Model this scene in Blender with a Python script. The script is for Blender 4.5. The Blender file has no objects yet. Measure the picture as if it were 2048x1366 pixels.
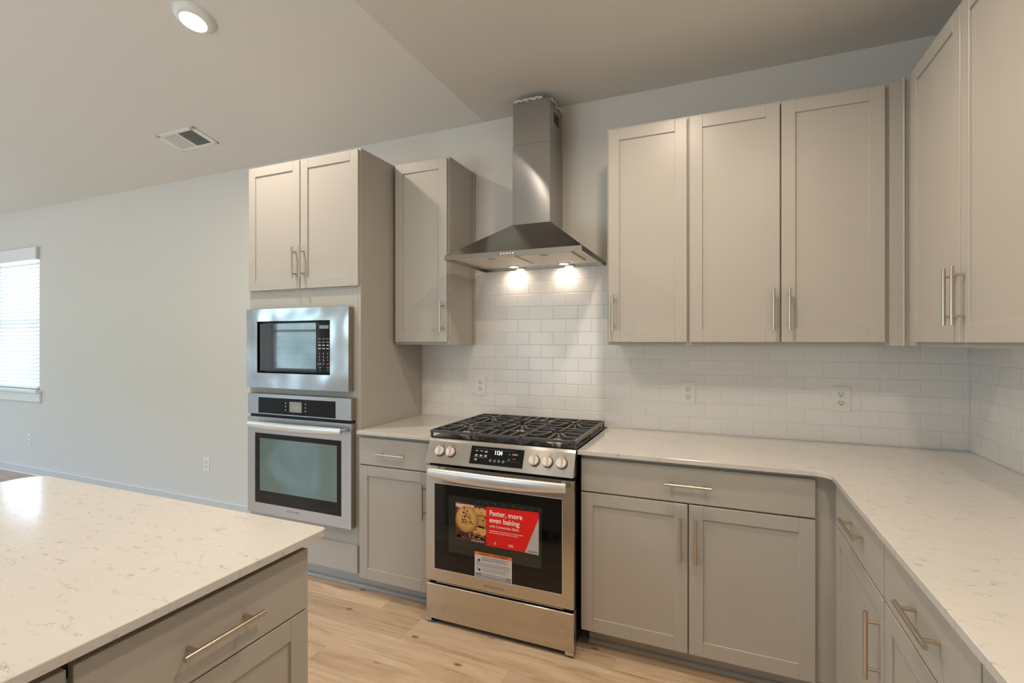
import bpy, math, random
from mathutils import Vector, Matrix
random.seed(7)
S = bpy.context.scene
COL = S.collection
PI = math.pi

# ------------------------------------------------------------------ camera
cam_d = bpy.data.cameras.new('camera'); cam = bpy.data.objects.new('camera', cam_d); COL.objects.link(cam)
cam_d.sensor_width = 36.0; cam_d.lens = 984.0 / 2048.0 * 36.0
cam_d.clip_start = 0.02; cam_d.clip_end = 200
cam.location = (-1.029, -2.812, 1.404)
cam.rotation_euler = (PI / 2, 0, 0.3987)
S.camera = cam
S.view_settings.view_transform = 'Standard'; S.view_settings.look = 'None'
S.view_settings.gamma = 1.0; S.view_settings.use_curve_mapping = False
S.view_settings.exposure = 0.0
S.cycles.max_bounces = 9; S.cycles.diffuse_bounces = 5; S.cycles.glossy_bounces = 5
S.cycles.transmission_bounces = 6
S.cycles.use_denoising = True
S.cycles.caustics_reflective = False; S.cycles.caustics_refractive = False
S.cycles.sample_clamp_indirect = 4.0

# ------------------------------------------------------------------ world: pale sky over green trees
W = bpy.data.worlds.new('outdoors'); S.world = W; W.use_nodes = True
nt = W.node_tree; nt.nodes.clear()
def wn(t, **k):
    n = nt.nodes.new(t)
    for a, b in k.items(): setattr(n, a, b)
    return n
tc = wn('ShaderNodeTexCoord'); sp = wn('ShaderNodeSeparateXYZ'); nt.links.new(tc.outputs['Generated'], sp.inputs[0])
nz = wn('ShaderNodeTexNoise'); nz.inputs['Scale'].default_value = 14; nz.inputs['Detail'].default_value = 6
nt.links.new(tc.outputs['Generated'], nz.inputs['Vector'])
fr = wn('ShaderNodeValToRGB'); fr.color_ramp.elements[0].position = .35; fr.color_ramp.elements[0].color = (.17, .24, .27, 1)
fr.color_ramp.elements[1].position = .68; fr.color_ramp.elements[1].color = (.38, .50, .52, 1)
nt.links.new(nz.outputs['Fac'], fr.inputs[0])
ad = wn('ShaderNodeMath', operation='MULTIPLY_ADD'); nt.links.new(nz.outputs['Fac'], ad.inputs[0]); ad.inputs[1].default_value = .25
nt.links.new(sp.outputs['Z'], ad.inputs[2])
rp = wn('ShaderNodeValToRGB')
rp.color_ramp.elements[0].position = .30; rp.color_ramp.elements[0].color = (0, 0, 0, 1)
rp.color_ramp.elements[1].position = .36; rp.color_ramp.elements[1].color = (1, 1, 1, 1)
nt.links.new(ad.outputs[0], rp.inputs[0])
gr = wn('ShaderNodeValToRGB')
gr.color_ramp.elements[0].position = .46; gr.color_ramp.elements[0].color = (.55, .52, .45, 1)
gr.color_ramp.elements[1].position = .50; gr.color_ramp.elements[1].color = (0, 0, 0, 1)
mx = wn('ShaderNodeMix', data_type='RGBA'); nt.links.new(rp.outputs[0], mx.inputs['Factor'])
nt.links.new(fr.outputs[0], mx.inputs['A']); mx.inputs['B'].default_value = (.60, .81, 1.19, 1)
# pale ground below the horizon
gm = wn('ShaderNodeMath', operation='LESS_THAN'); nt.links.new(sp.outputs['Z'], gm.inputs[0]); gm.inputs[1].default_value = -.06
mg = wn('ShaderNodeMix', data_type='RGBA'); nt.links.new(gm.outputs[0], mg.inputs['Factor'])
nt.links.new(mx.outputs['Result'], mg.inputs['A']); mg.inputs['B'].default_value = (.53, .55, .60, 1)
bg = wn('ShaderNodeBackground'); nt.links.new(mg.outputs['Result'], bg.inputs['Color']); bg.inputs['Strength'].default_value = 10.0
wo = wn('ShaderNodeOutputWorld'); nt.links.new(bg.outputs[0], wo.inputs[0])

def area(name, loc, rot, sx, sy, power, color, portal=False, shape='RECTANGLE', spread=PI):
    d = bpy.data.lights.new(name, 'AREA'); d.shape = shape; d.size = sx; d.size_y = sy
    d.energy = power; d.color = color; d.spread = spread
    if portal: d.cycles.is_portal = True
    o = bpy.data.objects.new(name, d); COL.objects.link(o); o.location = loc; o.rotation_euler = rot
    return o
# room extents
XL, YR, YB, XR = -10.0, -5.2, .008, .008
HC, SL = 2.802, .23
XC = -2.411                                  # edge of the flat kitchen ceiling
WINS_REAR = [(-8.75, -7.6, .87, 2.33), (-6.6, -5.5, .87, 2.33), (-4.6, -2.7, .05, 2.2)]
WINS_LEFT = [(-2.3, -1.1, .6, 2.4), (-4.4, -3.2, .6, 2.4)]
WIN_BACK = (-8.55, -7.573, .90, 2.36)
for (a, b, c, d) in WINS_REAR:
    area('daylight_portal', ((a + b) / 2, YR + .0, (c + d) / 2), (PI / 2, 0, 0), b - a, d - c, 1, (1, 1, 1), True)
for (a, b, c, d) in WINS_LEFT:
    area('daylight_portal', (XL, (a + b) / 2, (c + d) / 2), (PI / 2, 0, -PI / 2), b - a, d - c, 1, (1, 1, 1), True)
a, b, c, d = WIN_BACK
area('daylight_portal', ((a + b) / 2, YB + .06, (c + d) / 2), (-PI / 2, 0, 0), b - a, d - c, 1, (1, 1, 1), True)
WARM = (1.0, .82, .64)
KLAMPS = [(-1.25, -1.15, 14), (-.75, -2.25, 13), (-2.15, -2.0, 10)]
for x, y, p in KLAMPS:
    area('kitchen_lamp', (x, y, HC - .03), (0, 0, 0), .13, .13, p, WARM, shape='DISK', spread=(2.85 if x > -2 else PI))
GLAMPS = [(-3.5, -1.125, 24), (-3.05, -3.3, 12), (-4.9, -3.2, 11), (-7.6, -2.1, 8)]
for x, y, p in GLAMPS:
    area('room_lamp', (x, y, HC - SL * y - .045), (-math.atan(SL), 0, 0), .12, .12, p, (1.0, .84, .68), shape='DISK')

# ------------------------------------------------------------------ materials
def new_mat(name):
    m = bpy.data.materials.new(name); m.use_nodes = True
    return m, m.node_tree, m.node_tree.nodes['Principled BSDF']
def simple(name, col, rough=.5, metal=0., spec=.5, coat=0., emit=None, es=0., bump=0., bscale=200., aniso=0.):
    m, t, p = new_mat(name)
    p.inputs['Base Color'].default_value = (*col, 1); p.inputs['Roughness'].default_value = rough
    p.inputs['Metallic'].default_value = metal; p.inputs['Specular IOR Level'].default_value = spec
    p.inputs['Coat Weight'].default_value = coat
    if emit: p.inputs['Emission Color'].default_value = (*emit, 1); p.inputs['Emission Strength'].default_value = es
    if bump:
        tc = t.nodes.new('ShaderNodeTexCoord'); n = t.nodes.new('ShaderNodeTexNoise'); n.inputs['Scale'].default_value = bscale
        b = t.nodes.new('ShaderNodeBump'); b.inputs['Strength'].default_value = bump; b.inputs['Distance'].default_value = .002
        t.links.new(tc.outputs['Object'], n.inputs['Vector']); t.links.new(n.outputs['Fac'], b.inputs['Height'])
        t.links.new(b.outputs[0], p.inputs['Normal'])
    return m
def brushed(name, col, rough, streak_scale, axis='X', aniso=.75, wave=0.0, wscale=3.0):
    """brushed sheet steel: fine streaks along one axis, anisotropic sheen across it"""
    m, t, p = new_mat(name); N = t.nodes.new; L = t.links.new
    p.inputs['Metallic'].default_value = 1
    tc = N('ShaderNodeTexCoord'); mp = N('ShaderNodeMapping')
    sc = [streak_scale] * 3; sc['XYZ'.index(axis)] = 1.5
    mp.inputs['Scale'].default_value = sc
    L(tc.outputs['Object'], mp.inputs[0])
    n = N('ShaderNodeTexNoise'); n.inputs['Scale'].default_value = 1; n.inputs['Detail'].default_value = 3; L(mp.outputs[0], n.inputs['Vector'])
    r = N('ShaderNodeMapRange'); r.inputs['To Min'].default_value = rough - .02; r.inputs['To Max'].default_value = rough + .02
    L(n.outputs['Fac'], r.inputs['Value']); L(r.outputs[0], p.inputs['Roughness'])
    c = N('ShaderNodeMix'); c.data_type = 'RGBA'; L(n.outputs['Fac'], c.inputs['Factor'])
    c.inputs['A'].default_value = (*[x * .985 for x in col], 1); c.inputs['B'].default_value = (*[min(1, x * 1.015) for x in col], 1)
    L(c.outputs['Result'], p.inputs['Base Color'])
    p.inputs['Anisotropic'].default_value = aniso
    tg = N('ShaderNodeCombineXYZ'); tg.inputs[2].default_value = 1; L(tg.outputs[0], p.inputs['Tangent'])
    b = N('ShaderNodeBump'); b.inputs['Strength'].default_value = .015; b.inputs['Distance'].default_value = .001
    L(n.outputs['Fac'], b.inputs['Height'])
    last = b
    if wave:
        w = N('ShaderNodeTexNoise'); w.inputs['Scale'].default_value = wscale; w.inputs['Detail'].default_value = 0
        L(tc.outputs['Object'], w.inputs['Vector'])
        b2 = N('ShaderNodeBump'); b2.inputs['Strength'].default_value = wave; b2.inputs['Distance'].default_value = .05
        L(w.outputs['Fac'], b2.inputs['Height']); L(b.outputs[0], b2.inputs['Normal']); last = b2
    L(last.outputs[0], p.inputs['Normal'])
    return m

M = {}
M['wall'] = simple('wall_paint', (.68, .668, .628), .62, spec=.3, bump=.15, bscale=350)
M['ceil'] = simple('ceiling_paint', (.72, .695, .65), .8, spec=.2, bump=.15, bscale=300)
M['trim'] = simple('trim_white', (.78, .79, .77), .35)
M['basebd'] = simple('baseboard_paint', (.62, .63, .61), .45)
M['cab'] = simple('cabinet_greige', (.435, .412, .375), .34, spec=.45, bump=.04, bscale=500)
M['cabin'] = simple('cabinet_inside', (.22, .19, .15), .6)
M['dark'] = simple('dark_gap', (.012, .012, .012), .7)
M['black'] = simple('black_enamel', (.012, .012, .013), .25)
M['iron'] = simple('cast_iron', (.050, .047, .046), .33, spec=.9, bump=.1, bscale=400)
M['nickel'] = simple('satin_nickel', (.62, .54, .45), .27, metal=1)
M['steel'] = brushed('brushed_steel', (.60, .56, .50), .17, 260, 'X', .85, wave=.05, wscale=4)
M['steelb'] = brushed('oven_steel', (.60, .63, .68), .22, 260, 'X', .6)
M['mwsteel'] = brushed('microwave_steel', (.62, .64, .68), .17, 200, 'X', .3, wave=.2, wscale=6)
M['hood'] = brushed('hood_steel', (.37, .345, .31), .17, 260, 'X', .7)
M['chim'] = brushed('chimney_steel', (.47, .465, .46), .15, 260, 'X', .75, wave=.12, wscale=3)
M['handle'] = simple('handle_satin_steel', (.80, .79, .77), .33, metal=.8)
M['sideb'] = simple('appliance_side', (.30, .26, .20), .4, metal=.6)
M['glass'] = simple('black_glass', (.004, .004, .005), .05, spec=.45)
M['mwglass'] = simple('microwave_glass', (.008, .010, .012), .03, spec=1.0, coat=1.0)
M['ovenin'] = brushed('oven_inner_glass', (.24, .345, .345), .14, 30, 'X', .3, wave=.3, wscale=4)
M['ovenrange'] = simple('range_inner_glass', (.015, .022, .018), .06, spec=.7)
M['knob'] = simple('knob_satin', (.86, .83, .79), .3, metal=.3)
M['red'] = simple('red_print', (.80, .012, .012), .35)
M['orange'] = simple('orange_print', (.85, .22, .04), .4)
M['paper'] = simple('label_paper', (.66, .67, .70), .4)
M['white'] = simple('white_print', (.85, .85, .84), .45)
M['grey'] = simple('grey_print', (.22, .24, .28), .5)
M['lgrey'] = simple('light_grey_print', (.50, .51, .53), .4)
M['ink'] = simple('black_ink', (.02, .02, .025), .5)
M['keyink'] = simple('key_legend', (.55, .57, .58), .5)
M['digit'] = simple('lit_digits', (.7, .9, 1), .5, emit=(.65, .88, 1), es=3.0)
M['offred'] = simple('red_legend', (.8, .02, .05), .5, emit=(.9, .03, .06), es=.4)
M['lcd'] = simple('grey_display', (.30, .30, .28), .3)
M['ledseg'] = simple('display_digits', (.45, .46, .45), .4)
M['plastic'] = simple('outlet_white', (.80, .79, .76), .35)
M['plasticd'] = simple('outlet_face', (.72, .71, .68), .35)
M['burner'] = simple('burner_aluminium', (.62, .56, .5), .35, metal=.9)
M['cookie1'] = simple('cookie_tan', (.55, .30, .09), .5, bump=.3, bscale=120)
M['cookie2'] = simple('cookie_gold', (.66, .40, .14), .5)
M['cookie3'] = simple('cookie_brown', (.36, .17, .05), .5)
M['choc'] = simple('chocolate', (.045, .014, .008), .4)
M['plum'] = simple('cookie_backdrop', (.10, .03, .025), .5)
M['cream'] = simple('cookie_cream', (.72, .52, .42), .5)
M['seal'] = simple('plaster_scrap', (.70, .69, .65), .8, bump=.8, bscale=90)
M['filter'] = simple('hood_filter', (.80, .73, .63), .45, metal=.25)  # colour brightened so the hood underside looks lit
M['bluefoot'] = simple('blue_foot', (.02, .16, .38), .4)
M['lens'] = simple('lamp_lens', (1, 1, 1), .4, emit=(1, .93, .82), es=9.0)
M['hoodlens'] = simple('hood_lamp_lens', (1, 1, 1), .4, emit=(1, .85, .62), es=6.0)
M['redbtn'] = simple('red_button', (.7, .02, .02), .3)
M['slat'] = simple('blind_slat', (.82, .84, .84), .4)
M['ventshade'] = simple('vent_shadow', (.03, .035, .03), .6)

def quartz(name='quartz'):
    m, t, p = new_mat(name); N = t.nodes.new; L = t.links.new
    tc = N('ShaderNodeTexCoord')
    mp = N('ShaderNodeMapping'); mp.inputs['Rotation'].default_value = (0, 0, .25); mp.inputs['Scale'].default_value = (1, 2.6, 1); L(tc.outputs['Object'], mp.inputs[0])
    d = N('ShaderNodeTexNoise'); d.inputs['Scale'].default_value = 8; d.inputs['Detail'].default_value = 6; d.inputs['Roughness'].default_value = .65
    L(mp.outputs[0], d.inputs['Vector'])
    # thin lines where the noise crosses its middle value, broken by a second noise
    a = N('ShaderNodeMath'); a.operation = 'SUBTRACT'; L(d.outputs['Fac'], a.inputs[0]); a.inputs[1].default_value = .5
    b = N('ShaderNodeMath'); b.operation = 'ABSOLUTE'; L(a.outputs[0], b.inputs[0])
    c = N('ShaderNodeMapRange'); c.inputs['From Min'].default_value = .0; c.inputs['From Max'].default_value = .014
    c.inputs['To Min'].default_value = 1; c.inputs['To Max'].default_value = 0; L(b.outputs[0], c.inputs['Value'])
    e = N('ShaderNodeTexNoise'); e.inputs['Scale'].default_value = 22; e.inputs['Detail'].default_value = 3; L(mp.outputs[0], e.inputs['Vector'])
    f = N('ShaderNodeMapRange'); f.inputs['From Min'].default_value = .50; f.inputs['From Max'].default_value = .64; L(e.outputs['Fac'], f.inputs['Value'])
    g = N('ShaderNodeMath'); g.operation = 'MULTIPLY'; L(c.outputs[0], g.inputs[0]); L(f.outputs[0], g.inputs[1])
    h = N('ShaderNodeMath'); h.operation = 'MULTIPLY'; L(g.outputs[0], h.inputs[0]); h.inputs[1].default_value = .75
    mo = N('ShaderNodeTexNoise'); mo.inputs['Scale'].default_value = 5; mo.inputs['Detail'].default_value = 4; L(tc.outputs['Object'], mo.inputs['Vector'])
    base = N('ShaderNodeMix'); base.data_type = 'RGBA'; L(mo.outputs['Fac'], base.inputs['Factor'])
    base.inputs['A'].default_value = (.56, .545, .52, 1); base.inputs['B'].default_value = (.62, .603, .575, 1)
    x = N('ShaderNodeMix'); x.data_type = 'RGBA'; L(h.outputs[0], x.inputs['Factor'])
    L(base.outputs['Result'], x.inputs['A']); x.inputs['B'].default_value = (.22, .18, .14, 1)
    L(x.outputs['Result'], p.inputs['Base Color']); p.inputs['Roughness'].default_value = .13; p.inputs['Specular IOR Level'].default_value = .55
    return m
M['quartz'] = quartz()

def tile_mat(name, axis):
    m, t, p = new_mat(name); N = t.nodes.new; L = t.links.new
    tc = N('ShaderNodeTexCoord'); s = N('ShaderNodeSeparateXYZ'); L(tc.outputs['Object'], s.inputs[0])
    c = N('ShaderNodeCombineXYZ')
    au = N('ShaderNodeMath'); au.operation = 'ADD'; L(s.outputs[axis], au.inputs[0]); au.inputs[1].default_value = .021 + .154 * 30
    av = N('ShaderNodeMath'); av.operation = 'SUBTRACT'; L(s.outputs['Z'], av.inputs[0]); av.inputs[1].default_value = .9185
    L(au.outputs[0], c.inputs[0]); L(av.outputs[0], c.inputs[1])
    b = N('ShaderNodeTexBrick'); b.offset = .5; b.offset_frequency = 2; b.squash = 1
    b.inputs['Scale'].default_value = 1; b.inputs['Brick Width'].default_value = .154; b.inputs['Row Height'].default_value = .0774
    b.inputs['Mortar Size'].default_value = .0011; b.inputs['Mortar Smooth'].default_value = .3; b.inputs['Bias'].default_value = 0
    b.inputs['Color1'].default_value = (.80, .78, .775, 1); b.inputs['Color2'].default_value = (.82, .805, .80, 1); b.inputs['Mortar'].default_value = (.80, .78, .75, 1)
    L(c.outputs[0], b.inputs['Vector']); L(b.outputs['Color'], p.inputs['Base Color'])
    # soft pillowed edge of every tile
    b2 = N('ShaderNodeTexBrick'); b2.offset = .5; b2.offset_frequency = 2
    b2.inputs['Scale'].default_value = 1; b2.inputs['Brick Width'].default_value = .154; b2.inputs['Row Height'].default_value = .0774
    b2.inputs['Mortar Size'].default_value = .0030; b2.inputs['Mortar Smooth'].default_value = 1
    L(c.outputs[0], b2.inputs['Vector'])
    inv = N('ShaderNodeMath'); inv.operation = 'SUBTRACT'; inv.inputs[0].default_value = 1; L(b2.outputs['Fac'], inv.inputs[1])
    bp = N('ShaderNodeBump'); bp.inputs['Strength'].default_value = .8; bp.inputs['Distance'].default_value = .0015; L(inv.outputs[0], bp.inputs['Height'])
    n = N('ShaderNodeTexNoise'); n.inputs['Scale'].default_value = 9; n.inputs['Detail'].default_value = 1; L(tc.outputs['Object'], n.inputs['Vector'])
    bp2 = N('ShaderNodeBump'); bp2.inputs['Strength'].default_value = .25; bp2.inputs['Distance'].default_value = .006; L(n.outputs['Fac'], bp2.inputs['Height'])
    L(bp.outputs[0], bp2.inputs['Normal']); L(bp2.outputs[0], p.inputs['Normal'])
    p.inputs['Roughness'].default_value = .16
    return m
M['tileX'] = tile_mat('subway_tile_back', 'X'); M['tileY'] = tile_mat('subway_tile_right', 'Y')

def wood_mat():
    m, t, p = new_mat('oak_planks'); N = t.nodes.new; L = t.links.new
    tc = N('ShaderNodeTexCoord'); at = N('ShaderNodeAttribute'); at.attribute_name = 'plank'
    off = N('ShaderNodeVectorMath'); off.operation = 'SCALE'; L(at.outputs['Color'], off.inputs[0]); off.inputs['Scale'].default_value = 37
    ad = N('ShaderNodeVectorMath'); ad.operation = 'ADD'; L(tc.outputs['Object'], ad.inputs[0]); L(off.outputs[0], ad.inputs[1])
    mp = N('ShaderNodeMapping'); mp.inputs['Scale'].default_value = (1.1, 8.5, 1); L(ad.outputs[0], mp.inputs[0])
    n1 = N('ShaderNodeTexNoise'); n1.inputs['Scale'].default_value = 1.6; n1.inputs['Detail'].default_value = 7; n1.inputs['Roughness'].default_value = .6; n1.inputs['Distortion'].default_value = 1.3
    L(mp.outputs[0], n1.inputs['Vector'])
    cr = N('ShaderNodeValToRGB'); e = cr.color_ramp.elements
    e[0].position = .30; e[0].color = (.44, .30, .175, 1); e[1].position = .72; e[1].color = (.69, .545, .395, 1)
    x = e.new(.48); x.color = (.60, .45, .305, 1)
    L(n1.outputs['Fac'], cr.inputs[0])
    mp2 = N('ShaderNodeMapping'); mp2.inputs['Scale'].default_value = (3, 90, 1); L(ad.outputs[0], mp2.inputs[0])
    n2 = N('ShaderNodeTexNoise'); n2.inputs['Scale'].default_value = 1; n2.inputs['Detail'].default_value = 3; L(mp2.outputs[0], n2.inputs['Vector'])
    mr = N('ShaderNodeMapRange'); mr.inputs['From Min'].default_value = .35; mr.inputs['From Max'].default_value = .7; mr.inputs['To Min'].default_value = .86; mr.inputs['To Max'].default_value = 1.06
    L(n2.outputs['Fac'], mr.inputs['Value'])
    mul = N('ShaderNodeMix'); mul.data_type = 'RGBA'; mul.blend_type = 'MULTIPLY'; mul.inputs['Factor'].default_value = 1
    L(cr.outputs[0], mul.inputs['A']); L(mr.outputs[0], mul.inputs['B'])
    # knots
    mp3 = N('ShaderNodeMapping'); mp3.inputs['Scale'].default_value = (1.5, 3.2, 1); L(ad.outputs[0], mp3.inputs[0])
    v = N('ShaderNodeTexVoronoi'); v.voronoi_dimensions = '2D'; v.inputs['Scale'].default_value = 1.3; L(mp3.outputs[0], v.inputs['Vector'])
    kr = N('ShaderNodeMapRange'); kr.inputs['From Min'].default_value = .02; kr.inputs['From Max'].default_value = .055; kr.inputs['To Min'].default_value = 1.5; kr.inputs['To Max'].default_value = 0
    L(v.outputs['Distance'], kr.inputs['Value'])
    kn = N('ShaderNodeMath'); kn.operation = 'MULTIPLY'; L(kr.outputs[0], kn.inputs[0]); L(n2.outputs['Fac'], kn.inputs[1])
    km = N('ShaderNodeMix'); km.data_type = 'RGBA'; L(kn.outputs[0], km.inputs['Factor']); L(mul.outputs['Result'], km.inputs['A']); km.inputs['B'].default_value = (.13, .06, .03, 1)
    # each plank its own tone
    hs = N('ShaderNodeHueSaturation'); L(km.outputs['Result'], hs.inputs['Color'])
    sr = N('ShaderNodeMapRange'); sr.inputs['To Min'].default_value = .80; sr.inputs['To Max'].default_value = 1.14; L(at.outputs['Fac'], sr.inputs['Value']); L(sr.outputs[0], hs.inputs['Value'])
    L(hs.outputs[0], p.inputs['Base Color']); p.inputs['Roughness'].default_value = .38
    b = N('ShaderNodeBump'); b.inputs['Strength'].default_value = .12; b.inputs['Distance'].default_value = .002; L(n2.outputs['Fac'], b.inputs['Height']); L(b.outputs[0], p.inputs['Normal'])
    return m
M['wood'] = wood_mat()
gm_, gt, gp = new_mat('window_glass'); gp.inputs['Base Color'].default_value = (.95, 1, .98, 1); gp.inputs['Roughness'].default_value = 0
gt.nodes.clear()
o_ = gt.nodes.new('ShaderNodeOutputMaterial'); tr = gt.nodes.new('ShaderNodeBsdfTransparent'); tr.inputs[0].default_value = (.93, .96, .95, 1)
gl = gt.nodes.new('ShaderNodeBsdfGlossy'); gl.inputs['Roughness'].default_value = .01
ms = gt.nodes.new('ShaderNodeMixShader'); ms.inputs[0].default_value = .03
gt.links.new(tr.outputs[0], ms.inputs[1]); gt.links.new(gl.outputs[0], ms.inputs[2]); gt.links.new(ms.outputs[0], o_.inputs[0])
M['pane'] = gm_

# ------------------------------------------------------------------ mesh builder
class MB:
    def __init__(s): s.v = []; s.f = []; s.m = []; s.sm = []; s.mats = []
    def mi(s, mat):
        if mat not in s.mats: s.mats.append(mat)
        return s.mats.index(mat)
    def add(s, vs, fs, mat, smooth=False, T=None):
        k = len(s.v); i = s.mi(mat)
        for v in vs:
            v = Vector(v); s.v.append(T @ v if T else v)
        for f in fs: s.f.append([k + q for q in f]); s.m.append(i); s.sm.append(smooth)
        return s
    def box(s, x0, x1, y0, y1, z0, z1, mat, c=0., T=None):
        if x0 > x1: x0, x1 = x1, x0
        if y0 > y1: y0, y1 = y1, y0
        if z0 > z1: z0, z1 = z1, z0
        if c <= 0:
            vs = [(x, y, z) for z in (z0, z1) for y in (y0, y1) for x in (x0, x1)]
            fs = [(0, 2, 3, 1), (4, 5, 7, 6), (0, 1, 5, 4), (2, 6, 7, 3), (0, 4, 6, 2), (1, 3, 7, 5)]
            return s.add(vs, fs, mat, T=T)
        c = min(c, (x1 - x0) * .45, (y1 - y0) * .45, (z1 - z0) * .45)
        lo, hi = (x0, y0, z0), (x1, y1, z1); vs = []; idx = {}
        for sx in (0, 1):
            for sy in (0, 1):
                for sz in (0, 1):
                    sg = (sx, sy, sz)
                    for ax in range(3):        # vertex on the face normal to ax
                        p = [(hi[k] if sg[k] else lo[k]) + (0 if k == ax else (-c if sg[k] else c)) for k in range(3)]
                        idx[sg, ax] = len(vs); vs.append(tuple(p))
        fs = []
        for ax in range(3):
            a, b = (ax + 1) % 3, (ax + 2) % 3
            for sd in (0, 1):
                q = []
                for (ua, ub) in ((0, 0), (1, 0), (1, 1), (0, 1)):
                    sg = [0, 0, 0]; sg[ax] = sd; sg[a] = ua; sg[b] = ub; q.append(idx[tuple(sg), ax])
                fs.append(q if sd else q[::-1])
            for ua in (0, 1):
                for ub in (0, 1):           # edge chamfer along ax between faces a and b
                    s0 = [0, 0, 0]; s0[a] = ua; s0[b] = ub; s1 = list(s0); s1[ax] = 1
                    s0, s1 = tuple(s0), tuple(s1)
                    q = [idx[s0, a], idx[s1, a], idx[s1, b], idx[s0, b]]
                    fs.append(q if (ua == ub) != True else q[::-1])
        for sx in (0, 1):
            for sy in (0, 1):
                for sz in (0, 1):
                    sg = (sx, sy, sz); q = [idx[sg, 0], idx[sg, 1], idx[sg, 2]]
                    fs.append(q if (sx + sy + sz) % 2 else q[::-1])
        return s.add(vs, fs, mat, T=T)
    def poly(s, pts, mat): return s.add(pts, [list(range(len(pts)))], mat)
    def prism(s, pts, z0, z1, mat, T=None, side=None):   # pts counter-clockwise in XY
        n = len(pts); vs = [(x, y, z0) for x, y in pts] + [(x, y, z1) for x, y in pts]
        s.add(vs, [list(range(n))[::-1], list(range(n, 2 * n))], mat, T=T)
        return s.add(vs, [(i, (i + 1) % n, n + (i + 1) % n, n + i) for i in range(n)], side or mat, T=T)
    def hull8(s, p, mat): # 8 corners ordered as box
        return s.add(p, [(0, 2, 3, 1), (4, 5, 7, 6), (0, 1, 5, 4), (2, 6, 7, 3), (0, 4, 6, 2), (1, 3, 7, 5)], mat)
    def tube(s, pts, r, mat, n=12, flat=1.0, cap=True, T=None):
        pts = [Vector(p) for p in pts]; rings = []; vs = []
        for i, p in enumerate(pts):
            d = (pts[min(i + 1, len(pts) - 1)] - pts[max(i - 1, 0)]).normalized()
            up = Vector((0, 0, 1)) if abs(d.z) < .9 else Vector((1, 0, 0))
            a = d.cross(up).normalized(); b = a.cross(d).normalized()
            for k in range(n):
                t = 2 * PI * k / n; ri = r[i] if isinstance(r, list) else r; vs.append(p + a * math.cos(t) * ri * flat + b * math.sin(t) * ri)
        fs = []
        for i in range(len(pts) - 1):
            for k in range(n): fs.append((i * n + k, i * n + (k + 1) % n, (i + 1) * n + (k + 1) % n, (i + 1) * n + k))
        s.add(vs, [f[::-1] for f in fs], mat, True, T)
        if cap: s.add([vs[k] for k in range(n)] + [vs[(len(pts) - 1) * n + k] for k in range(n)], [list(range(n)), list(range(n, 2 * n))[::-1]], mat, False, T)
        return s
    def lathe(s, prof, mat, n=28, T=None, smooth=True):   # prof (r,z) around z
        vs = [(r * math.cos(2 * PI * k / n), r * math.sin(2 * PI * k / n), z) for r, z in prof for k in range(n)]
        fs = [(i * n + k, i * n + (k + 1) % n, (i + 1) * n + (k + 1) % n, (i + 1) * n + k) for i in range(len(prof) - 1) for k in range(n)]
        s.add(vs, fs, mat, smooth, T)
        s.add(vs[:n], [list(range(n))[::-1]], mat, False, T); s.add(vs[-n:], [list(range(n))], mat, False, T)
        return s
    def text(s, string, size, mat, T, bold=0., align='CENTER', sx=1.):
        cu = bpy.data.curves.new('t', 'FONT'); cu.body = string; cu.size = size; cu.align_x = align; cu.offset = bold * size
        cu.resolution_u = 3
        ob = bpy.data.objects.new('t', cu); COL.objects.link(ob)
        me = bpy.data.meshes.new_from_object(ob.evaluated_get(bpy.context.evaluated_depsgraph_get()))
        s.add([(v.co.x * sx, v.co.y, 0) for v in me.vertices], [list(p.vertices) for p in me.polygons], mat, T=T)
        bpy.data.meshes.remove(me); bpy.data.objects.remove(ob); bpy.data.curves.remove(cu)
        return s
    def build(s, name, parent=None, loc=None, kind=None, label=None):
        me = bpy.data.meshes.new(name); me.from_pydata([tuple(v) for v in s.v], [], s.f)
        for m in s.mats: me.materials.append(M[m])
        me.polygons.foreach_set('material_index', s.m); me.polygons.foreach_set('use_smooth', s.sm); me.update()
        o = bpy.data.objects.new(name, me); COL.objects.link(o)
        if parent is not None: o.parent = parent
        if loc: o.location = loc
        if kind: o['kind'] = kind
        if label: o['label'] = label
        return o
def thing(name, label, cat, loc=(0, 0, 0), rot=0, group=None):
    o = bpy.data.objects.new(name, None); COL.objects.link(o); o.empty_display_size = .1
    o.location = loc; o.rotation_euler = (0, 0, rot); o['label'] = label; o['category'] = cat
    if group: o['group'] = group
    return o
def tag(o, label, cat, group=None):
    o['label'] = label; o['category'] = cat
    if group: o['group'] = group
    return o
def front(x, y, z):      # text / decals on a face that looks to -Y: local x -> X, local y -> Z
    return Matrix.Translation((x, y, z)) @ Matrix.Rotation(PI / 2, 4, 'X')

# ------------------------------------------------------------------ setting
def wall_with_holes(mb, plane, c0, c1, a0, a1, topf, holes, mat):
    """plane 'y': wall spans X a0..a1, thickness c0..c1 ; plane 'x': spans Y"""
    us = sorted({a0, a1, *[h[0] for h in holes], *[h[1] for h in holes]})
    for u0, u1 in zip(us, us[1:]):
        hs = [h for h in holes if h[0] <= u0 + 1e-6 and h[1] >= u1 - 1e-6]
        t0, t1 = topf(u0), topf(u1)
        segs = []
        z = 0
        for h in hs: segs.append((z, h[2])); z = h[3]
        segs.append((z, None))
        for z0, z1 in segs:
            za, zb = (z1, z1) if z1 is not None else (t0, t1)
            if plane == 'y': P = [(u0, c0, z0), (u1, c0, z0), (u0, c1, z0), (u1, c1, z0), (u0, c0, za), (u1, c0, zb), (u0, c1, za), (u1, c1, zb)]
            else: P = [(c0, u0, z0), (c1, u0, z0), (c0, u1, z0), (c1, u1, z0), (c0, u0, za), (c1, u0, za), (c0, u1, zb), (c1, u1, zb)]
            mb.hull8(P, mat)
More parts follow.
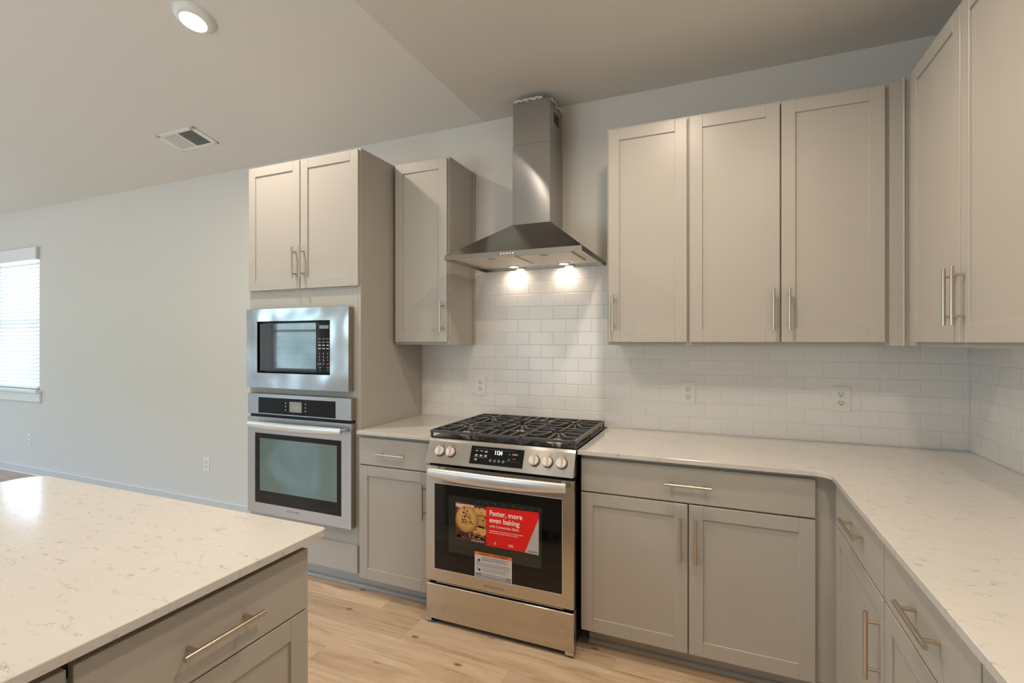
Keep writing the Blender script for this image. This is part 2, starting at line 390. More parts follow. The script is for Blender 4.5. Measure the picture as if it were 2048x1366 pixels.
mb = MB(); wall_with_holes(mb, 'y', YB, YB + .14, XL - .14, XR + .14, lambda u: HC + .2, [WIN_BACK], 'wall'); mb.build('wall_back', kind='structure')
mb = MB(); wall_with_holes(mb, 'y', YR - .14, YR, XL - .14, XR + .14, lambda u: HC - SL * YR + .1, WINS_REAR, 'wall'); mb.build('wall_rear', kind='structure')
mb = MB(); wall_with_holes(mb, 'x', XL - .14, XL, YR, YB, lambda u: HC - SL * u + .1, WINS_LEFT, 'wall'); mb.build('wall_left', kind='structure')
mb = MB(); wall_with_holes(mb, 'x', XR, XR + .14, YR, YB, lambda u: HC + .1, [], 'wall'); mb.build('wall_right', kind='structure')
mb = MB(); mb.box(XC, XR, YR, YB, HC, HC + .05, 'ceil')
mb.hull8([(XC, YR, HC + .05), (XC + .05, YR, HC + .05), (XC, YB, HC + .049), (XC + .05, YB, HC + .049),
          (XC, YR, HC - SL * YR + .1), (XC + .05, YR, HC - SL * YR + .1), (XC, YB, HC + .1), (XC + .05, YB, HC + .1)], 'ceil')
mb.build('ceiling', kind='structure')
mb = MB(); z0, z1 = HC - SL * YB, HC - SL * YR
mb.hull8([(XL, YR, z1), (XC, YR, z1), (XL, YB, z0), (XC, YB, z0), (XL, YR, z1 + .08), (XC, YR, z1 + .08), (XL, YB, z0 + .08), (XC, YB, z0 + .08)], 'ceil')
mb.build('ceiling_sloped', kind='structure')

# floor of planks
def floor():
    me_v = []; me_f = []; cols = []
    PW, PL, g = .1765, 1.22, .0011
    fixed = {0: -2.67, -1: -2.42, -2: -1.855, -3: -2.70}
    rnd = random.Random(3)
    k0, k1 = int((YR + .70) / PW) - 2, 5
    for k in range(k0, k1):
        ya = -.70 + k * PW; yb = ya + PW
        ya, yb = max(ya, YR), min(yb, YB)
        if yb - ya < .002: continue
        x = fixed.get(k, -2.4 + rnd.random() * PL)
        while x > XL: x -= PL
        while x < XR:
            xa, xb = max(x, XL), min(x + PL, XR)
            if xb - xa > .01:
                n = len(me_v); c = rnd.random(); c2 = rnd.random()
                me_v += [(xa + g, ya + g, 0), (xb - g, ya + g, 0), (xb - g, yb - g, 0), (xa + g, yb - g, 0),
                         (xa, ya, -.0015), (xb, ya, -.0015), (xb, yb, -.0015), (xa, yb, -.0015)]
                for q in ((0, 1, 2, 3), (4, 5, 1, 0), (5, 6, 2, 1), (6, 7, 3, 2), (7, 4, 0, 3)): me_f.append([n + i for i in q]); cols.append((c, c2, c, 1))
            x += PL
    n = len(me_v); me_v += [(XL - .1, YR - .1, -.05), (XR + .1, YR - .1, -.05), (XR + .1, YB + .1, -.05), (XL - .1, YB + .1, -.05)]
    me_f.append([n + 3, n + 2, n + 1, n]); cols.append((0, 0, 0, 1))
    me = bpy.data.meshes.new('floor'); me.from_pydata(me_v, [], me_f); me.materials.append(M['wood'])
    at = me.color_attributes.new('plank', 'FLOAT_COLOR', 'CORNER'); i = 0
    for p, c in zip(me.polygons, cols):
        for _ in p.loop_indices: at.data[i].color = c; i += 1
    o = bpy.data.objects.new('floor', me); COL.objects.link(o); o['kind'] = 'structure'
floor()

mb = MB(); mb.box(XL, -3.735, -.006, YB, 0, .075, 'basebd', .002).box(XL, -3.735, -.006, YB, .0755, .082, 'trim', .002).box(XL, -3.735, -.018, -.006, 0, .016, 'trim', .004)
mb.build('baseboard_back', kind='structure')

def window(n, plane, c0, c1, a, b, z0, z1, inner, blind_side=None):
    """double-hung sash window in a wall hole; plane 'y' or 'x'"""
    root = bpy.data.objects.new('window_%d' % n, None); COL.objects.link(root); root['kind'] = 'structure'
    mid = (c0 + c1) / 2; zm = (z0 + z1) / 2 + .01
    def bx(mb, u0, u1, d0, d1, w0, w1, mat, c=.002):
        if plane == 'y': mb.box(u0, u1, mid + d0, mid + d1, w0, w1, mat, c)
        else: mb.box(mid + d0, mid + d1, u0, u1, w0, w1, mat, c)
    f = MB(); t = .045
    for u in (a, b - t): bx(f, u, u + t, -.035, .035, z0, z1, 'trim')
    bx(f, a, b, -.035, .035, z0, z0 + t, 'trim'); bx(f, a, b, -.035, .035, z1 - t, z1, 'trim')
    f.build('window_frame', root)
    s = MB(); bx(s, a + t, b - t, -.02, .02, zm - .02, zm + .02, 'trim')
    for u in (a + t, b - t - .03): bx(s, u, u + .03, -.015, .015, z0 + t, z1 - t, 'trim')
    s.build('sash', root)
    g = MB(); bx(g, a + t, b - t, -.003, .003, z0 + t, z1 - t, 'pane', 0); g.build('pane', root)
    return root
w1 = window(1, 'y', YB, YB + .14, *WIN_BACK, 0)
a, b, c, d = WIN_BACK
mb = MB(); mb.box(a - .05, b + .048, -.045, .07, c - .033, c, 'trim', .004); mb.build('window_sill', w1)
mb = MB(); mb.box(a - .04, b + .04, -.012, YB, c - .13, c - .034, 'trim', .003); mb.build('window_apron', w1)
for i, h in enumerate(WINS_REAR[:2]): window(2 + i, 'y', YR - .14, YR, *h, 1)
for i, h in enumerate(WINS_LEFT): window(5 + i, 'x', XL - .14, XL, *h, 1)
dr = bpy.data.objects.new('door_1', None); COL.objects.link(dr); dr['kind'] = 'structure'
a, b, c, d = WINS_REAR[2]; f = MB()
for u in (a, (a + b) / 2 - .04, b - .08): f.box(u, u + .08, YR - .10, YR - .04, c, d, 'trim', .002)
f.box(a, b, YR - .10, YR - .04, c, c + .09, 'trim', .002).box(a, b, YR - .10, YR - .04, d - .08, d, 'trim', .002); f.build('door_frame', dr)
g = MB(); g.box(a + .08, b - .08, YR - .073, YR - .067, c + .09, d - .08, 'pane'); g.build('pane', dr)

def blind(x0, x1, yf, z0, z1, s, label):
    """horizontal blind; s = +1 hangs on the back wall (room at -Y), -1 on the rear wall"""
    t = thing('window_blind', label, 'blind', ((x0 + x1) / 2, yf, z0))
    w = (x1 - x0) / 2; h = z1 - z0
    m = MB(); m.box(-w, w, -.055 * s, 0, h - .06, h, 'slat', .004); m.build('headrail', t)
    m = MB(); m.box(w - .002, w + .004, -.058 * s, .0, h - .065, h + .004, 'trim', .001); m.build('end_cap', t)
    m = MB(); z = .035; a = .8 if s > 0 else .2
    while z < h - .07:
        T = Matrix.Translation((0, -.027 * s, z)) @ Matrix.Rotation(a * s, 4, 'X')
        m.box(-w + .004, w - .004, -.024, .024, -.0013, .0013, 'slat', 0, T); z += .0415
    m.build('slat', t)
    m = MB(); m.box(-w + .003, w - .003, -.05 * s, -.004 * s, 0, .022, 'slat', .004); m.build('bottom_rail', t)
    m = MB()
    for u in (-w * .72, 0, w * .72):
        for yy in (-.052, -.003): m.tube([(u, yy * s, .02), (u, yy * s, h - .05)], .0012, 'slat', 5)
    m.build('ladder_cord', t)
    return t
blind(-8.54, -7.585, .05, .905, 2.325, 1, 'white horizontal blind hanging in the window at the left end of the long wall')
blind(-8.74, -7.61, YR - .05, .88, 2.32, -1, 'white horizontal blind on the window behind the island')
# the valance of the visible blind stands proud of the wall
v = MB(); v.box(-.49, .487, -.075, -.0585, 1.36, 1.485, 'slat', .003).box(.475, .487, -.058, .0, 1.36, 1.485, 'basebd', .002)
v.build('valance', [o for o in bpy.data.objects if o.name == 'window_blind'][0])

# ------------------------------------------------------------------ outlets, vent, lamp
def outlet(x, z, label, w=.072, h=.118, slots=True, y=0., grp=None):
    t = thing('outlet', label, 'outlet', (x, y, z), 0, grp)
    m = MB(); m.box(-w / 2, w / 2, -.005, 0, -h / 2, h / 2, 'plastic', .002); m.build('cover_plate', t)
    for k in (-1, 1):
        m = MB(); m.lathe([(.0165, 0), (.0165, .003)], 'plasticd', 24, Matrix.Translation((0, -.0045, k * .0205)) @ Matrix.Rotation(PI / 2, 4, 'X') @ Matrix.Scale(.85, 4, (0, 1, 0)))
        m.box(-.0075, -.0055, -.0082, -.0074, k * .0205 + .000, k * .0205 + .009, 'ink').box(.0055, .0075, -.0082, -.0074, k * .0205 + .001, k * .0205 + .008, 'ink')
        m.lathe([(.0028, 0), (.0028, .0008)], 'ink', 10, Matrix.Translation((0, -.0074, k * .0205 - .007)) @ Matrix.Rotation(PI / 2, 4, 'X')); m.build('receptacle', t)
    m = MB(); m.lathe([(.0028, 0), (.0028, .001)], 'plasticd', 10, Matrix.Translation((0, -.005, 0)) @ Matrix.Rotation(PI / 2, 4, 'X')); m.build('screw', t)
    return t
outlet(-2.430, 1.1235, 'white duplex outlet on the tile left of the range, under the small wall cabinet', w=.075, h=.124)
outlet(-1.1845, 1.127, 'white duplex outlet on the tile below the single-door wall cabinet', w=.077, h=.124)
outlet(-.487, 1.1265, 'white duplex outlet on the tile nearest the corner', w=.08, h=.124)
outlet(-7.762, .372, 'white wall outlet below the window blind', y=YB, h=.118)
outlet(-5.005, .371, 'white wall outlet low on the wall left of the ovens', y=YB, h=.118)

def ceil_pt(x, y): return (x, y, HC - SL * y)
t = thing('ceiling_light', 'round white disc light glowing on the sloped ceiling', 'ceiling light', ceil_pt(-3.5, -1.125)); t.rotation_euler = (-math.atan(SL), 0, 0)
m = MB(); m.lathe([(.062, -.030), (.066, -.031), (.098, -.006), (.098, 0)], 'trim', 40); m.build('trim_ring', t)
m = MB(); m.lathe([(.001, -.035), (.045, -.034), (.0635, -.030), (.0635, -.028)], 'lens', 40); m.build('lens', t)
t = thing('ceiling_vent', 'white rectangular air register with louvres over a dark-painted opening on the sloped ceiling', 'vent', ceil_pt(-4.643, -.40)); t.rotation_euler = (-math.atan(SL), 0, 0)
m = MB(); w, h = .207, .103
m.box(-w, w, -h, -h + .026, -.007, 0, 'trim', .002).box(-w, w, h - .026, h, -.007, 0, 'trim', .002).box(-w, -w + .045, -h, h, -.007, 0, 'trim', .002).box(w - .045, w, -h, h, -.007, 0, 'trim', .002)
m.box(-.006, .006, -h, h, -.0065, 0, 'trim'); m.build('frame', t)
m = MB(); m.box(-w + .02, w - .02, -h + .01, h - .01, -.001, 0, 'ventshade'); m.build('duct_shade', t)  # dark sheet painted as the shade behind the louvres
m = MB()
for sd in (-1, 1):
    for k in range(13):
        x = sd * (.012 + k * .0122)
        T = Matrix.Translation((x, 0, -.004)) @ Matrix.Rotation(sd * .75 , 4, 'Y')
        m.box(-.0005 - (.003 if sd < 0 else .0022), .0005 + (.003 if sd < 0 else .0022), -h + .024, h - .024, -.0004, .0004, 'trim', 0, T)
for k in range(8): m.box(-w + .045, w - .045, -.07 + k * .02 - .0006, -.07 + k * .02 + .0006, -.0045, -.003, 'trim')
m.build('louver', t)
m = MB(); m.box(.09, .13, h - .022, h - .012, -.012, -.006, 'trim', .001); m.build('damper_lever', t)

# ------------------------------------------------------------------ cabinets (local frame: x right, -y to the room)
def bar_pull(parent, x, z, vertical, y=-.02, L=.183, name='handle'):
    m = MB(); r = .006; st = .032; cc = .064
    if vertical:
        m.tube([(x, y - st, z - L / 2), (x, y - st, z + L / 2)], r, 'nickel', 16)
        for k in (-1, 1): m.tube([(x, y, z + k * cc), (x, y - st, z + k * cc)], .0045, 'nickel', 10)
    else:
        m.tube([(x - L / 2, y - st, z), (x + L / 2, y - st, z)], r, 'nickel', 16)
        for k in (-1, 1): m.tube([(x + k * cc, y, z), (x + k * cc, y - st, z)], .0045, 'nickel', 10)
    return m.build(name, parent)
def shaker(parent, x0, x1, z0, z1, handle=None, y=0., th=.019, fw=.055, name='door'):
    """door lying on plane y (its back); built of two stiles, two rails and a recessed panel"""
    m = MB(); c = .0012
    m.box(x0, x0 + fw, y - th, y, z0, z1, 'cab', c).box(x1 - fw, x1, y - th, y, z0, z1, 'cab', c)
    m.box(x0 + fw, x1 - fw, y - th, y, z1 - fw, z1, 'cab', c).box(x0 + fw, x1 - fw, y - th, y, z0, z0 + fw + .006, 'cab', c)
    m.box(x0 + fw, x1 - fw, y - th + .007, y - .003, z0 + fw, z1 - fw, 'cab')
    o = m.build(name, parent)
    if handle: bar_pull(o, handle[0], handle[1], True, y - th)
    return o
def slab(parent, x0, x1, z0, z1, pull=None, y=0., th=.019, name='drawer_front'):
    m = MB(); m.box(x0, x1, y - th, y, z0, z1, 'cab', .0015); o = m.build(name, parent)
    if pull: bar_pull(o, pull[0], pull[1], False, y - th)
    return o
def carcass(parent, x0, x1, z0, z1, depth, name='carcass', frame=True):
    m = MB(); m.box(x0, x1, .019, depth, z0, z1, 'cab', .0006)
    if frame: m.box(x0, x1, 0, .0188, z0, z1, 'cab', .0006)
    return m.build(name, parent)
def toe(parent, x0, x1, d0=.07):
    m = MB(); m.box(x0, x1, d0, d0 + .012, 0, .094, 'cab')
    prof = [(0, 0)] + [(-.016 * math.cos(k * PI / 12), .017 * math.sin(k * PI / 12)) for k in range(7)]
    for (xa, xb) in [(x0, x1)]:
        vs = [(xa, d0 + p[0], p[1] + .0005) for p in prof] + [(xb, d0 + p[0], p[1] + .0005) for p in prof]; n = len(prof)
        m.add(vs, [(i, i + 1, n + i + 1, n + i) for i in range(n - 1)] + [list(range(n))[::-1], list(range(n, 2 * n))], 'cab')
    return m.build('toe_kick', parent)

UB, UT, DB, DT = 1.385, 2.483, 1.401, 2.469   # wall cabinets: carcass bottom/top, door bottom/top
# small wall cabinet between ovens and hood (front frame plane y=-.311)
def wallcab(x0, x1, doors, label, loc_y=-.311, depth=.309, rot=0, origin=None, extra=None):
    t = thing('wall_cabinet', label, 'wall cabinet', origin or (x0, loc_y, UB), rot)
    W_ = x1 - x0
    carcass(t, 0, W_, 0, UT - UB, depth)
    for (a, b, hx) in doors: shaker(t, a - x0, b - x0, DB - UB, DT - UB, (hx - x0, 1.547 - UB))
    return t
t = wallcab(-2.857, -2.478, [(-2.847, -2.486, -2.512)], 'narrow greige wall cabinet with one door, between the oven tower and the range hood')
m = MB(); m.box(.379, .388, .29, .309, 0, UT - UB, 'cab', .001); m.build('scribe_strip', t)
wallcab(-1.555, -1.1645, [(-1.546, -1.171, -1.518)], 'single-door greige wall cabinet right of the range hood')
wallcab(-1.1635, -.38, [(-1.157, -.7805, -.807), (-.774, -.3945, -.745)], 'double-door greige wall cabinet on the back wall, nearest the corner')
m = MB(); t = thing('corner_filler', 'narrow greige filler strip with a rounded edge in the corner between the wall cabinets', 'filler', (-.379, -.311, UB))
m.box(0, .0675, 0, .019, 0, UT - UB, 'cab', .0006); m.build('filler_panel', t)
m = MB(); m.tube([(.052, -.003, 0), (.052, -.003, UT - UB + .008)], .0055, 'cab', 12); m.build('corner_bead', t)
# right wall cabinets: local x runs toward -Y
def rwall(y0, y1, doors, label):
    t = thing('wall_cabinet', label, 'wall cabinet', (-.311, y0, UB), -PI / 2)
    carcass(t, 0, y0 - y1, 0, UT - UB, .309)
    for (a, b, hy) in doors: shaker(t, y0 - a, y0 - b, DB - UB, DT - UB, (y0 - hy, 1.547 - UB))
    return t
rwall(-.312, -1.285, [(-.406, -.8345, -.808), (-.840, -1.27, -.869)], 'tall double-door greige wall cabinet on the right wall')

# ---- oven tower
TX0, TX1, TY = -3.735, -2.871, -.611
TW = TX1 - TX0
t = thing('oven_tower_cabinet', 'tall greige cabinet holding the microwave and wall oven', 'cabinet', (TX0, TY, 0))
m = MB(); D = .611
m.box(0, .019, .0, D, .095, UT, 'cab', .0008).box(TW - .019, TW, .0, D, .095, UT, 'cab', .0008)
for z in (.095, .335, 1.095, 1.690, UT - .019): m.box(.019, TW - .019, .02, D, z, z + .019, 'cab')
m.box(.019, TW - .019, D - .008, D, .114, UT - .02, 'cab'); m.build('carcass', t)
m = MB()
m.box(0.0195, .06, 0, .019, .095, UT, 'cab').box(TW - .06, TW - .0195, 0, .019, .095, UT, 'cab')
for z0, z1 in ((.095, .370), (1.080, 1.140), (1.585, 1.715), (UT - .03, UT)): m.box(.06, TW - .06, 0.0002, .019, z0, z1, 'cab')
m.build('face_frame', t)
shaker(t, .012, .4300, 1.715, 2.472, (.403, 1.866)); shaker(t, .4365, TW - .005, 1.715, 2.472, (.4645, 1.866))
slab(t, .012, TW - .009, .114, .269, name='lower_panel')
toe(t, 0, TW)
# microwave
MX = (TX0 + TX1) / 2
t = thing('microwave', 'built-in stainless microwave with black glass door above the wall oven', 'microwave', (MX - .015, TY - .003, 1.125))
w = .3965; m = MB(); H = .475; y1 = -.039; y0 = 0
gx0, gx1, gz0, gz1 = -.306, .265, .089, .400
m.box(-w, gx0, y1, 0, 0, H, 'mwsteel').box(gx1, w, y1, 0, 0, H, 'mwsteel').box(gx0, gx1, y1, 0, 0, gz0, 'mwsteel').box(gx0, gx1, y1, 0, gz1, H, 'mwsteel')
m.build('trim_frame', t)
m = MB(); m.box(w, w + .0015, y1 + .004, 0, .002, H - .002, 'sideb'); m.build('side_trim', t)
m = MB(); m.box(gx0 + .003, gx1 - .003, -.012, .30, gz0 + .003, gz1 - .003, 'black', .003); m.build('body', t)
m = MB(); m.box(gx0 + .010, .157, -.030, -.0125, gz0 + .010, gz1 - .010, 'mwglass', .004); dr_ = m.build('door', t)
m = MB(); m.box(.161, gx1 - .009, -.030, -.0125, gz0 + .010, gz1 - .010, 'glass', .003); cp = m.build('control_panel', t)
m = MB(); yk = -.0303
for r, row in enumerate(['123', '456', '789']):
    for c_, ch in enumerate(row): m.text(ch, .014, 'keyink', front(.180 + c_ * .030, yk, .205 - r * .019))
m.text('START', .0105, 'keyink', front(.180, yk, .147)); m.text('0', .014, 'keyink', front(.210, yk, .146)); m.text('OFF', .0105, 'offred', front(.240, yk, .147))
m.build('keypad_legend', cp)
for r in range(4):
    for c_ in range(3):
        m = MB(); m.box(.171 + c_ * .030, .189 + c_ * .030, -.0307, -.0300, .236 + r * .019, .2385 + r * .019 + (.003 if r < 2 else 0), 'keyink'); m.build('key', cp)
m = MB(); m.box(.178, .247, -.0307, -.0300, .352, .372, 'grey'); m.build('display', cp)
for x_ in (.176, .232):
    m = MB(); m.box(x_, x_ + .020, -.0312, -.030, .106, .134, 'black', .002).box(x_ + .002, x_ + .018, -.0316, -.0311, .131, .1325, 'keyink'); m.build('door_button', cp)

# wall oven
def bowed_handle(parent, x0, x1, z, yface, out=.045, bow=.018, r=.016, drop=0.):
    m = MB(); pts = []
    for k in range(25):
        u = k / 24; s_ = 4 * u * (1 - u); pts.append((x0 + (x1 - x0) * u, yface - out - bow * s_, z - drop * (1 - s_)))
    rs_ = [r * (.74 + .26 * min(1, 5 * (k / 24) * (1 - k / 24))) for k in range(25)]
    m.tube(pts, rs_, 'handle', 20, flat=.42)
    for x in (x0 + .03, x1 - .03): m.box(x - .012, x + .012, yface - out, yface, z - .012 - drop * .9, z + .004 - drop * .9, 'handle', .003)
    return m.build('handle', parent)
t = thing('wall_oven', 'built-in stainless wall oven below the microwave', 'oven', (MX - .0, TY - .003, .36))
w = .400; yf = -.039; B = .36
m = MB(); m.box(-.34, .34, 0.0, .50, .01, .71, 'black'); m.build('oven_body', t)
m = MB(); m.box(-w, w, yf + .004, 0, .605, .7275, 'sideb').box(-w, w, yf, yf + .004, .605, .7275, 'steelb', .0015); cp = m.build('control_panel', t)
m = MB(); m.box(-.308, .290, yf - .0012, yf, .612, .707, 'glass', .0004); m.build('display_glass', cp)
m = MB(); m.box(-.055, .040, yf - .0018, yf - .0012, .629, .690, 'lcd').text('7:38', .030, 'ledseg', front(-.008, yf - .002, .649)); m.build('display', cp)
for x_ in (-.085, .068):
    for k in range(3):
        m = MB(); m.tube([(x_, yf - .0012, .640 + k * .020), (x_, yf - .002, .640 + k * .020)], .0038, 'keyink', 8); m.build('key', cp)
m = MB(); m.box(-w + .01, w - .003, yf + .014, 0, .585, .607, 'dark'); m.build('vent_gap', t)
m = MB(); gx0, gx1, gz0, gz1 = -.337, .332, .067, .490; ZT = .588
m.box(-w, gx0, yf, yf + .012, .004, ZT, 'steelb').box(gx1, w, yf, yf + .012, .004, ZT, 'steelb').box(gx0, gx1, yf, yf + .012, .004, gz0, 'steelb').box(gx0, gx1, yf, yf + .012, gz1, ZT, 'steelb')
m.box(-w + .001, w - .001, yf + .012, -.004, .005, ZT - .001, 'sideb')
m.text('FRIGIDAIRE', .018, 'grey', front(-.03, yf - .0004, .036), sx=1.1)
dr_ = m.build('door', t)
m = MB(); m.box(gx0, gx1, yf + .001, yf + .010, gz0, gz1, 'glass'); gw = m.build('door_glass', dr_)
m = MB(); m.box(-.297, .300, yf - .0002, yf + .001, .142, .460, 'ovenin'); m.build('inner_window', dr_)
bowed_handle(dr_, -.350, .362, .547, yf, out=.040, bow=.020, r=.0235, drop=-.002)

# ---- base cabinets (local x right, front frame plane at y = -.611)
BT = .893; DBT = .876
def base(name, label, x0, x1, drawers, doors, origin, rot, w, toe_on=True, toe_x=None):
    t = thing(name, label, 'base cabinet', origin, rot)
    carcass(t, 0, w, .095, BT, .609)
    for (a, b, px, pz) in drawers: slab(t, a, b, .728, DBT, (px, pz), name='drawer')
    for (a, b, hx) in doors: shaker(t, a, b, .097, .721, (hx, .577) if hx is not None else None)
    if toe_on: toe(t, *(toe_x or (0, w)))
    return t
base('base_cabinet', 'narrow greige base cabinet with one drawer and door, left of the range', 0, 0, [(.004, .462, .231, .797)], [(.004, .462, .432)], (-2.870, -.611, 0), 0, .466)
t = base('base_cabinet', 'wide greige base cabinet with one drawer over two doors, right of the range', 0, 0, [(.004, .922, .463, .804)], [(.004, .4605, .4335), (.4665, .922, .4935)], (-1.612, -.611, 0), 0, 1.0005, toe_x=(.02, 1.0))
# right-hand run, facing -X ; local x -> -Y
RX = -.611
t = thing('corner_filler', 'greige corner filler post below the countertop where the two base runs meet', 'filler', (RX, -.611, 0), -PI / 2)
m = MB(); m.box(.0, .045, 0, .30, .095, BT, 'cab', .001); m.build('filler_panel', t); toe(t, -.05, .045)
def rbase(y0, w, label, ppx, hx):
    return base('base_cabinet', label, 0, 0, [(.004, w - .004, ppx, .812)], [(.004, w - .004, hx)], (RX, y0, 0), -PI / 2, w)
rbase(-.6565, .583, 'greige base cabinet with drawer and door on the right-hand run, nearest the corner', .315, .545)
rbase(-1.240, .521, 'greige base cabinet on the right-hand run, second from the corner, with a large drawer pull', .293, None)
rbase(-1.7615, .60, 'greige base cabinet at the near end of the right-hand run, cut by the photo edge', .30, None)
rbase(-2.362, .60, 'greige base cabinet on the right-hand run beside the camera, outside the photo', .30, None)

# island: fronts face +X ; local x -> +Y
IX = -2.035
def ibase(y0, y1, label, pull=True):
    t = thing('island_cabinet', label, 'island cabinet', (IX, y0, 0), PI / 2)
    w = y1 - y0
    m = MB(); m.box(0, w, .019, .60, .095, BT, 'cab').box(0, w, 0, .0188, .095, .84, 'cab').box(0, w, .0, .0188, .84, BT, 'dark'); m.build('carcass', t)  # top of the frame painted near-black for the shade under the counter
    slab(t, .008, w - .001, .713, .866, (w / 2 + .005, .787), name='drawer'); shaker(t, .008, w - .001, .097, .709, (.04, .55)); toe(t, 0, w)
    return t
ibase(-2.350, -1.836, 'greige island cabinet with a wide drawer at the corner nearest the range')
ibase(-2.872, -2.351, 'greige island cabinet at the lower left photo edge, beyond a dark gap')
t = thing('island_back_cabinet', 'greige back side of the island under the counter overhang', 'island cabinet', (-2.96, -2.872, 0))
m = MB(); m.box(0, .318, 0, 1.02, 0.0, BT, 'cab'); m.build('carcass', t)

# ------------------------------------------------------------------ counters
def rounded(pts, rs, n=8):
    out = []
    N_ = len(pts)
    for i, (p, r) in enumerate(zip(pts, rs)):
        p = Vector(p); a = (Vector(pts[i - 1]) - p).normalized(); b = (Vector(pts[(i + 1) % N_]) - p).normalized()
        if r <= 0: out.append(tuple(p)); continue
        p0 = p + a * r; p1 = p + b * r
        c = p + (a + b) * r                       # right-angle corners
        a0 = math.atan2(p0.y - c.y, p0.x - c.x); a1 = math.atan2(p1.y - c.y, p1.x - c.x); d = (a1 - a0 + PI) % (2 * PI) - PI
        for k in range(n + 1): t_ = a0 + d * k / n; out.append((c.x + r * math.cos(t_), c.y + r * math.sin(t_)))
    return out
def counter(name, label, pts, z0=.894, z1=.914):
    m = MB(); e = .0015
    n = len(pts)
    # slightly eased edges
    cx = sum(p[0] for p in pts) / n
    def inset(d):
        o = []
        for i in range(n):
            p = Vector(pts[i]); q = Vector(pts[i - 1]); r = Vector(pts[(i + 1) % n])
            n1 = Vector((-(p - q).y, (p - q).x)).normalized(); n2 = Vector((-(r - p).y, (r - p).x)).normalized()
            nn = (n1 + n2); nn = nn / max(nn.length_squared / 2, .2)
            o.append((p.x + nn.x * d, p.y + nn.y * d))
        return o
    ins = inset(e); vs = []
    rings = [(ins, z0), (pts, z0 + e), (pts, z1 - e), (ins, z1)]
    for ps, z in rings: vs += [(x, y, z) for x, y in ps]
    fs = [list(range(n))[::-1], list(range(3 * n, 4 * n))]
    for k in range(3): fs += [(k * n + i, k * n + (i + 1) % n, (k + 1) * n + (i + 1) % n, (k + 1) * n + i) for i in range(n)]
    m.add(vs, fs, 'quartz'); o = m.build(name); tag(o, label, 'countertop'); return o
CF = -.650
counter('countertop', 'short pale quartz countertop between the oven tower and the range', [(-2.868, .0), (-2.868, -.61), (-2.868, CF), (-2.387, CF), (-2.387, .0)])
counter('countertop', 'long L-shaped pale quartz countertop right of the range', rounded([(-1.618, 0), (-1.618, CF - .004), (-.648, CF - .004), (-.645, -2.97), (0, -2.97), (0, 0)], [0, 0, .05, 0, 0, 0]))
counter('island_countertop', 'large pale quartz island countertop with rounded corners at lower left', rounded([(-3.338, -2.95), (-1.980, -2.95), (-1.980, -1.806), (-3.338, -1.816)], [.06, .03, .016, .07]))

# backsplash
m = MB()
m.box(-2.871, -.0005, .0, YB - .0002, .9145, 1.3848, 'tileX'); m.box(-2.4695, -1.5555, .0, YB - .0002, 1.3848, 1.8415, 'tileX')
m.box(.0, XR - .0002, -2.97, -.0, .9145, 1.3848, 'tileY')
tag(m.build('backsplash'), 'glossy white subway tile backsplash above the counters and behind the range hood', 'backsplash')

# ------------------------------------------------------------------ range
RXC = -2.0025
t = thing('gas_range', 'stainless slide-in gas range with black grates and an oven label', 'range', (RXC, 0, 0))
w = .378
m = MB(); m.box(-w + .004, w - .004, -.655, -.012, .03, .905, 'black', .002); m.build('body', t)
m = MB(); m.box(-w, w, -.664, -.045, .905, .9215, 'black', .003); m.box(-w + .02, w - .02, -.064, -.047, .9215, .934, 'black', .003); m.build('cooktop', t)
# sloped control panel
p0, p1 = Vector((0, -.715, .802)), Vector((0, -.672, .9035))       # bottom and top front edges
m = MB()
W2 = .381
prof = [(-.715, .802), (-.672, .9035), (-.664, .9155), (-.640, .9155), (-.640, .802)]
vs = [(-W2, y, z) for y, z in prof] + [(W2, y, z) for y, z in prof]; n = 5
m.add(vs, [(i, (i + 1) % n, n + (i + 1) % n, n + i) for i in range(n)] + [list(range(n))[::-1], list(range(n, 2 * n))], 'steel')
cp = m.build('control_panel', t)
tilt = math.atan2(p1.y - p0.y, p1.z - p0.z)      # lean of the panel
def onpanel(x, z, lift=0.):
    u = (z - p0.z) / (p1.z - p0.z); y = p0.y + (p1.y - p0.y) * u
    nv = Vector((0, -math.cos(tilt), math.sin(tilt)))
    return Matrix.Translation(Vector((x, y, z)) + nv * lift) @ Matrix.Rotation(PI / 2 - tilt, 4, 'X')
m = MB(); T = onpanel(.0, .857)
m.box(-.138, .138, -.043, .043, -.001, .0012, 'glass', .0005, T); dg = m.build('display_glass', cp)
m = MB(); T = onpanel(0, .857, .0014)
m.text('1124', .026, 'digit', T @ Matrix.Translation((.008, .010, 0)), sx=.8, bold=.01); m.build('clock_digits', dg)
m = MB()
m.text('START', .0095, 'white', T @ Matrix.Translation((.094, .014, 0))); m.text('OFF', .0085, 'offred', T @ Matrix.Translation((.092, -.006, 0)))
for yy, s_ in ((.014, 1), (-.004, -1)):
    X0 = .066
    m.add([(X0 - .005, yy, 0), (X0, yy + s_ * .006, 0), (X0 + .005, yy, 0), (X0 + .005, yy - .0012, 0), (X0, yy + s_ * .006 - .0014, 0), (X0 - .005, yy - .0012, 0)], [(0, 1, 4, 5), (1, 2, 3, 4)], 'white', T=T)
for r in range(3):
    for c_ in range(3):
        if r == 2 and c_ > 0: continue
        x_ = -.106 + c_ * .025; y_ = .020 - r * .020
        m.box(x_ - .007, x_ + .007, y_, y_ + .0022, 0, .0001, 'white', 0, T)
        if r or c_ == 2: m.box(x_ - .006, x_ + .006, y_ - .0045, y_ - .0025, 0, .0001, 'white', 0, T)
m.box(-.118, -.048, -.0098, -.0092, 0, .0001, 'keyink', 0, T); m.box(-.118, .095, .0315, .0321, 0, .0001, 'grey', 0, T); m.box(.045, .12, -.0165, -.0160, 0, .0001, 'grey', 0, T)
